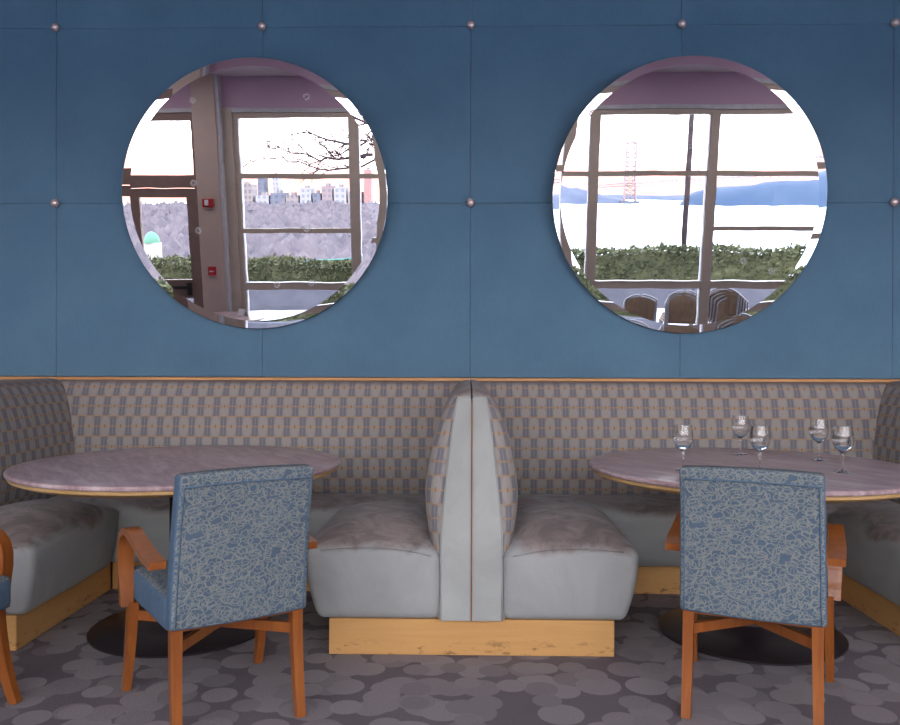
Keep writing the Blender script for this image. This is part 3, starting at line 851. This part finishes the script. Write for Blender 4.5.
# ------------------------------------------------------------------ bare tree (its branches show in the left mirror)
def bare_tree():
    rnd = random.Random(11)
    t = empty('bare_tree', (.6, -8.6, -.9)); tag(t, 'leafless tree reaching dark branches across the sky, seen in left mirror', 'tree')
    O = Vector((.6, -8.6, -.9))
    mb = MB()
    mb.tube([Vector((0, 0, 0)), Vector((-.05, .05, 1.8)), Vector((.05, 0, 3.2)), Vector((.2, -.1, 4.8)), Vector((.1, -.3, 6.4)), Vector((.3, -.2, 8))], [.19, .16, .13, .10, .07, .03], 10)
    tr = mb.build('trunk', M['bark'], t)
    mb = MB()
    def grow(p, d, L, r, depth):
        pts = [p]; rs = [r]; n = 7
        for i in range(n):
            d = (d + Vector((rnd.uniform(-.22, .22), rnd.uniform(-.22, .22), rnd.uniform(-.20, .22)))).normalized()
            p = p + d*L/n; pts.append(p); rs.append(r*(1-(i+1)/(n+.6)))
        mb.tube(pts, rs, 5)
        if depth > 0:
            for k in range(5 if depth > 1 else 4):
                i = rnd.randint(2, n-1)
                a = rnd.choice((-1, 1))*rnd.uniform(.35, .9)
                dd = (d + Vector((rnd.uniform(-.3, .3), rnd.uniform(-.3, .3), a))).normalized()
                grow(pts[i], dd, L*rnd.uniform(.35, .6), rs[i]*.65, depth-1)
    mains = [([(.6, -8.6, 3.6), (-1.0, -8.5, 3.78), (-2.0, -8.5, 3.44), (-2.42, -8.5, 3.30), (-3.0, -8.5, 3.40), (-3.5, -8.6, 3.54), (-3.9, -8.6, 3.5)], .065),
             ([(.6, -8.6, 2.9), (-1.2, -8.5, 3.12), (-2.64, -8.5, 3.02), (-3.2, -8.5, 2.98), (-3.82, -8.5, 3.17), (-4.5, -8.6, 3.28)], .050),
             ([(-1.5, -8.5, 3.10), (-2.3, -8.5, 2.86), (-2.97, -8.4, 2.74), (-3.6, -8.4, 2.93), (-4.37, -8.4, 3.02), (-4.8, -8.4, 2.96)], .030),
             ([(-2.1, -8.5, 3.40), (-2.6, -8.6, 3.14), (-3.1, -8.6, 3.06), (-3.7, -8.6, 2.82)], .018)]
    for pts, r0 in mains:
        q = []
        for a, b in zip(pts, pts[1:]):
            for f in (0, .33, .66):
                v = Vector(a).lerp(Vector(b), f); q.append(v - O + Vector((0, rnd.uniform(-.03, .03), rnd.uniform(-.035, .035))))
        q.append(Vector(pts[-1])-O); n_ = len(q)
        rs = [r0*(1-.88*i/(n_-1)) for i in range(n_)]
        mb.tube(q, rs, 6)
        for i in range(4, n_-1):
            for _ in range(2):
                dd = ((q[i+1]-q[i]).normalized() + Vector((rnd.uniform(-.3, .1), rnd.uniform(-.4, .4), rnd.choice((-1, 1))*rnd.uniform(.4, 1.1)))).normalized()
                grow(q[i], dd, rnd.uniform(.35, .8), max(.012, rs[i]*.5), 2)
    for k in range(5):
        p = Vector((.1, -.1, 4+.7*k)); a = k*1.9-.8
        grow(p, Vector((abs(math.cos(a)), -abs(math.sin(a)), .7)).normalized(), 2.2, .045, 2)
    mb.build('branches', M['bark'], tr)
bare_tree()

# ------------------------------------------------------------------ far landscape
def ground_z(x, y):
    d = math.hypot(x, y); s = x/max(1, -y)
    t = min(1, max(0, (d-8)/55)); t = t*t*(3-2*t)
    zl = -.8 - 11.5*t + 3*mnoise.noise(Vector((x*.01, y*.01, 0)))*t
    zr = -.8 - 30*min(1, max(0, (d-8)/90))
    k = min(1, max(0, (-.02-s)/.06)); k = k*k*(3-2*k)
    return zr + (zl-zr)*k
bm = bmesh.new()
cols = [-1.9+.05*i for i in range(77)]; ds = [7.0*(1.11**i) for i in range(52)]
g = [[bm.verts.new((s*d, -d, ground_z(s*d, -d))) for s in cols] for d in ds]
for a, b in zip(g, g[1:]):
    for k in range(len(cols)-1): bm.faces.new((a[k], a[k+1], b[k+1], b[k]))
me = bpy.data.meshes.new('ground'); bm.to_mesh(me); bm.free()
struct(link('ground', me, M['land']))
struct(MB().box(-6000, 6000, -16000, -90, -19, -18).build('river', M['river'], smooth=False))
def woodland():
    rnd = random.Random(5); bm = bmesh.new()
    proto = bmesh.new(); bmesh.ops.create_icosphere(proto, subdivisions=1, radius=1.0)
    pv = [v.co.copy() for v in proto.verts]; pf = [[v.index for v in f.verts] for f in proto.faces]; proto.free()
    for i in range(6500):
        d = 45*math.exp(rnd.random()*math.log(19)); s = rnd.uniform(-.60, -.075)
        x, y = s*d, -d
        if -.55 < s and d < 60 and False: continue
        r = rnd.uniform(1.4, 2.6)*(1+d/900); z = ground_z(x, y)
        vs = []
        for c in pv:
            k = 1+.45*mnoise.noise(Vector((c.x*2+i, c.y*2, c.z*2)))
            vs.append(bm.verts.new((x+c.x*r*k, y+c.y*r*k, z+r*1.3+c.z*r*1.7*k)))
        for f in pf: bm.faces.new([vs[q] for q in f])
    me = bpy.data.meshes.new('winter_woodland'); bm.to_mesh(me); bm.free()
    o = link('winter_woodland', me, M['wood_far'], smooth=False)
    tag(o, 'grey leafless winter woodland covering the hillside, seen in left mirror', 'trees', kind='stuff')
woodland()
def hill(name, pts, depth, mat, seed, base=-18.5):
    """ridge along pts [(x, y, top)], real depth away from the viewer"""
    bm = bmesh.new(); rows = []
    n = 60
    cum = []
    for i in range(n+1):
        t = i/n*(len(pts)-1); k = min(int(t), len(pts)-2); f = t-k
        cum.append([pts[k][j]+(pts[k+1][j]-pts[k][j])*f for j in range(3)])
    for (x, y, tp) in cum:
        r = []
        for j, (u, h) in enumerate(((0, 0), (.03, .35), (.10, .75), (.22, .95), (.5, 1.0), (.8, .7), (1, 0))):
            nz = mnoise.noise(Vector((x*.012+seed, j*.8, 0)))*.10 + mnoise.noise(Vector((x*.05+seed, j*.8, 4)))*.05
            r.append(bm.verts.new((x*(1+u*depth/abs(y)), y-u*depth, base+(tp-base)*h*(1+nz*(1 if 0 < j < 6 else 0)))))
        rows.append(r)
    for a, b in zip(rows, rows[1:]):
        for k in range(6): bm.faces.new((a[k], a[k+1], b[k+1], b[k]))
    me = bpy.data.meshes.new(name); bm.to_mesh(me); bm.free()
    return struct(link(name, me, mat))
# direction s = X/|Y|, distance |Y|
def at_s(s, d, z): return (s*d, -d, z)
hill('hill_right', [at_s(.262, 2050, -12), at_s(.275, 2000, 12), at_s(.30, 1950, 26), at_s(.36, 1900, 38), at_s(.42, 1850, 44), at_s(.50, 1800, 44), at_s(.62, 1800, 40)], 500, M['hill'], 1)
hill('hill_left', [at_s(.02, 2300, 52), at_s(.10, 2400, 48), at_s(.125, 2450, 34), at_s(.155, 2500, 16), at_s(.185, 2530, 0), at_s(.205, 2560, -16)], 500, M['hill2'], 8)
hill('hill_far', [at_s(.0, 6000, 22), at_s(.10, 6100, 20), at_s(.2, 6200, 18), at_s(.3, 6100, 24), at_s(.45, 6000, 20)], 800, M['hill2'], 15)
def bridge():
    A = Vector((508, -2540, 0)); B = Vector((590, -1150, 0)); D0 = Vector((452, -3500, 0))
    u = (B-A).normalized(); sd = u.cross(Vector((0, 0, 1)))
    t = empty('suspension_bridge', (A.x, A.y, 0)); tag(t, 'distant pinkish suspension bridge crossing the river, seen in right mirror', 'bridge')
    def w(p): return Vector(p)-A
    mb = MB(); zt = 166
    for s in (-14, 14):
        for e in (-5, 5):
            b0 = w(A+sd*s*1.15+u*e); mb.tube([Vector((b0.x, b0.y, -18)), Vector((b0.x*.9, b0.y*.9, zt))], [2.2, 1.7], 4)
    for k in range(13):
        z = -5+k*14; z2 = z+14
        if z2 > zt: z2 = zt
        for a, b in ((-14, 14), (14, -14)):
            p = w(A+sd*a); q = w(A+sd*b)
            mb.tube([Vector((p.x, p.y, z)), Vector((q.x, q.y, z2))], 1.1, 4)
        p = w(A+sd*15); q = w(A-sd*15); mb.tube([Vector((p.x, p.y, z2)), Vector((q.x, q.y, z2))], 1.5, 4)
    mb.build('tower', M['bridge'], t, smooth=False)
    mb = MB()
    for zz, th in ((44, 2.2), (36, 2.0)):
        mb.tube([w(D0)+Vector((0, 0, zz)), w(A)+Vector((0, 0, zz)), w(B)+Vector((0, 0, zz))], th*1.0, 4)
    N_ = 70
    for i in range(N_):
        p = w(D0+(A-D0)*(i/30)) if i < 30 else w(A+(B-A)*((i-30)/40)); mb.tube([p+Vector((0, 0, 36)), p+Vector((0, 0, 44))], .8, 4)
    mb.build('deck', M['bridge'], t, smooth=False)
    for s in (-13, 13):
        mb = MB(); pts = []
        for i in range(25):
            q = i/24; p = w(A+sd*s+u*(q*900)); pts.append(Vector((p.x, p.y, zt-(zt-48)*(1-(1-q)**2))))
        pts2 = []
        for i in range(20):
            q = i/19; p = w(A+sd*s-u*(q*560)); pts2.append(Vector((p.x, p.y, zt-(zt-48)*q)))
        mb.tube(pts, .8, 4); mb.tube(pts2, .8, 4)
        mb.build('cable', M['bridge'], t)
    MB().box(-26, 26, -22, 22, -18.2, -10).build('pier', M['parapet'], t, smooth=False)
bridge()
# city buildings on the far ridge: (x0, x1, ytop in metres up, colour)
F = {'cream': mat_facade('cream_facade', (0.325, 0.265, 0.211), (0.234, 0.197, 0.174), 6, 7), 'beige': mat_facade('beige_facade', (0.249, 0.211, 0.204), (0.129, 0.121, 0.143), 5, 6),
     'slate': mat_facade('slate_facade', (0.136, 0.143, 0.181), (0.091, 0.098, 0.136), 7, 6), 'white': mat_facade('white_facade', (0.310, 0.302, 0.318), (0.189, 0.197, 0.227), 6, 6),
     'pink': mat_facade('pink_facade', (0.257, 0.197, 0.204), (0.167, 0.143, 0.167), 6, 6), 'rose': mat_facade('rose_facade', (0.340, 0.174, 0.159), (0.272, 0.159, 0.167), 5, 8)}
blds = [(-.330, -.312, 20, 'slate', 'low slate grey block'), (-.292, -.281, 23, 'cream', 'narrow cream tower'), (-.280, -.262, 19, 'beige', 'beige apartment block with window grid'),
        (-.258, -.242, 8, 'white', 'low pale block'), (-.240, -.222, 10, 'slate', 'broad slate block'), (-.221, -.206, 7, 'beige', 'low beige block'), (-.204, -.190, 16, 'white', 'tall white block'),
        (-.188, -.178, 9, 'slate', 'small slate block'), (-.176, -.163, 17, 'pink', 'dusky pink block'), (-.161, -.147, 15, 'white', 'pale block with flat roof'), (-.145, -.128, 11, 'beige', 'wide beige block'),
        (-.125, -.116, 36, 'rose', 'tall rose tower'), (-.255, -.247, 26, 'slate', 'slim grey tower'), (-.236, -.230, 29, 'white', 'slim white tower')]
for k, (s0, s1, top, m, lab) in enumerate(blds):
    d = 930 if k < 12 else 1150
    w_ = (s1-s0)*d; o = empty('city_building', ((s0+s1)/2*d, -d, -14)); H = (top+1)*d/930+14
    tag(o, lab+' on the far ridge, seen in left mirror', 'building', 'city buildings on the far ridge')
    MB().box(-w_/2, w_/2, -12, 12, 0, H).build('body', F[m], o, smooth=False)
    MB().box(-w_/6, w_/6, -5, 5, H, H+3.2).build('roof_house', F['beige'], o, smooth=False)

# ------------------------------------------------------------------ unseen fill lights added under the ceiling to brighten room and window frames
for k, (x, y) in enumerate(((-3.9, .25), (-1.3, .25), (1.3, .25), (3.9, .25))):
    L = bpy.data.lights.new('ceiling_fill', 'AREA'); L.shape = 'RECTANGLE'; L.size = 1.2; L.size_y = .6; L.energy = FILL_POWER; L.color = (1.0, .93, .92)
    o = bpy.data.objects.new('ceiling_fill', L); COL.objects.link(o); o.location = (x, y, 3.60)
# ------------------------------------------------------------------ sky, camera, render look
W = bpy.data.worlds.new('sky'); sc.world = W; W.use_nodes = True
nt = W.node_tree; nt.nodes.clear()
out = nt.nodes.new('ShaderNodeOutputWorld'); bg = nt.nodes.new('ShaderNodeBackground')
tc = nt.nodes.new('ShaderNodeTexCoord'); sp = nt.nodes.new('ShaderNodeSeparateXYZ'); cr = nt.nodes.new('ShaderNodeValToRGB')
nt.links.new(tc.outputs['Generated'], sp.inputs[0]); nt.links.new(sp.outputs[2], cr.inputs[0])
st = [(0.0, (.32, .18, .15)), (.028, (.38, .19, .16)), (.05, (.9, .72, .70)), (.10, (.98, .92, .94)), (.25, (.92, .89, .94)), (1.0, (.66, .76, 1.0))]
el = cr.color_ramp.elements
while len(el) < len(st): el.new(.5)
for e, (p, c) in zip(el, st): e.position = p; e.color = (*c, 1)
nt.links.new(cr.outputs[0], bg.inputs[0]); bg.inputs[1].default_value = 8.0
nt.links.new(bg.outputs[0], out.inputs[0])

cam = bpy.data.cameras.new('camera'); co = bpy.data.objects.new('camera', cam); COL.objects.link(co)
cam.sensor_fit = 'HORIZONTAL'; cam.sensor_width = 36; cam.lens = 800/900*36
cam.clip_start = .05; cam.clip_end = 20000
yaw, pit, roll = .0195, .0042, .0027
fw = Vector((-math.sin(yaw)*math.cos(pit), math.cos(yaw)*math.cos(pit), -math.sin(pit)))
rt = Vector((math.cos(yaw), math.sin(yaw), 0)); up = rt.cross(fw)
r2 = rt*math.cos(roll)+up*math.sin(roll); u2 = -rt*math.sin(roll)+up*math.cos(roll)
co.matrix_world = Matrix(((r2.x, u2.x, -fw.x, -.0256), (r2.y, u2.y, -fw.y, 0), (r2.z, u2.z, -fw.z, 1.2), (0, 0, 0, 1)))
sc.camera = co
vs = sc.view_settings
sc.display_settings.display_device = 'sRGB'
vs.view_transform = 'Standard'; vs.look = 'None'; vs.gamma = 1; vs.use_curve_mapping = False; vs.exposure = 0.0
cy = sc.cycles
cy.use_denoising = True; cy.caustics_reflective = False; cy.caustics_refractive = True
cy.max_bounces = 10; cy.diffuse_bounces = 5; cy.glossy_bounces = 6; cy.transmission_bounces = 8; cy.transparent_max_bounces = 16
cy.sample_clamp_indirect = 6
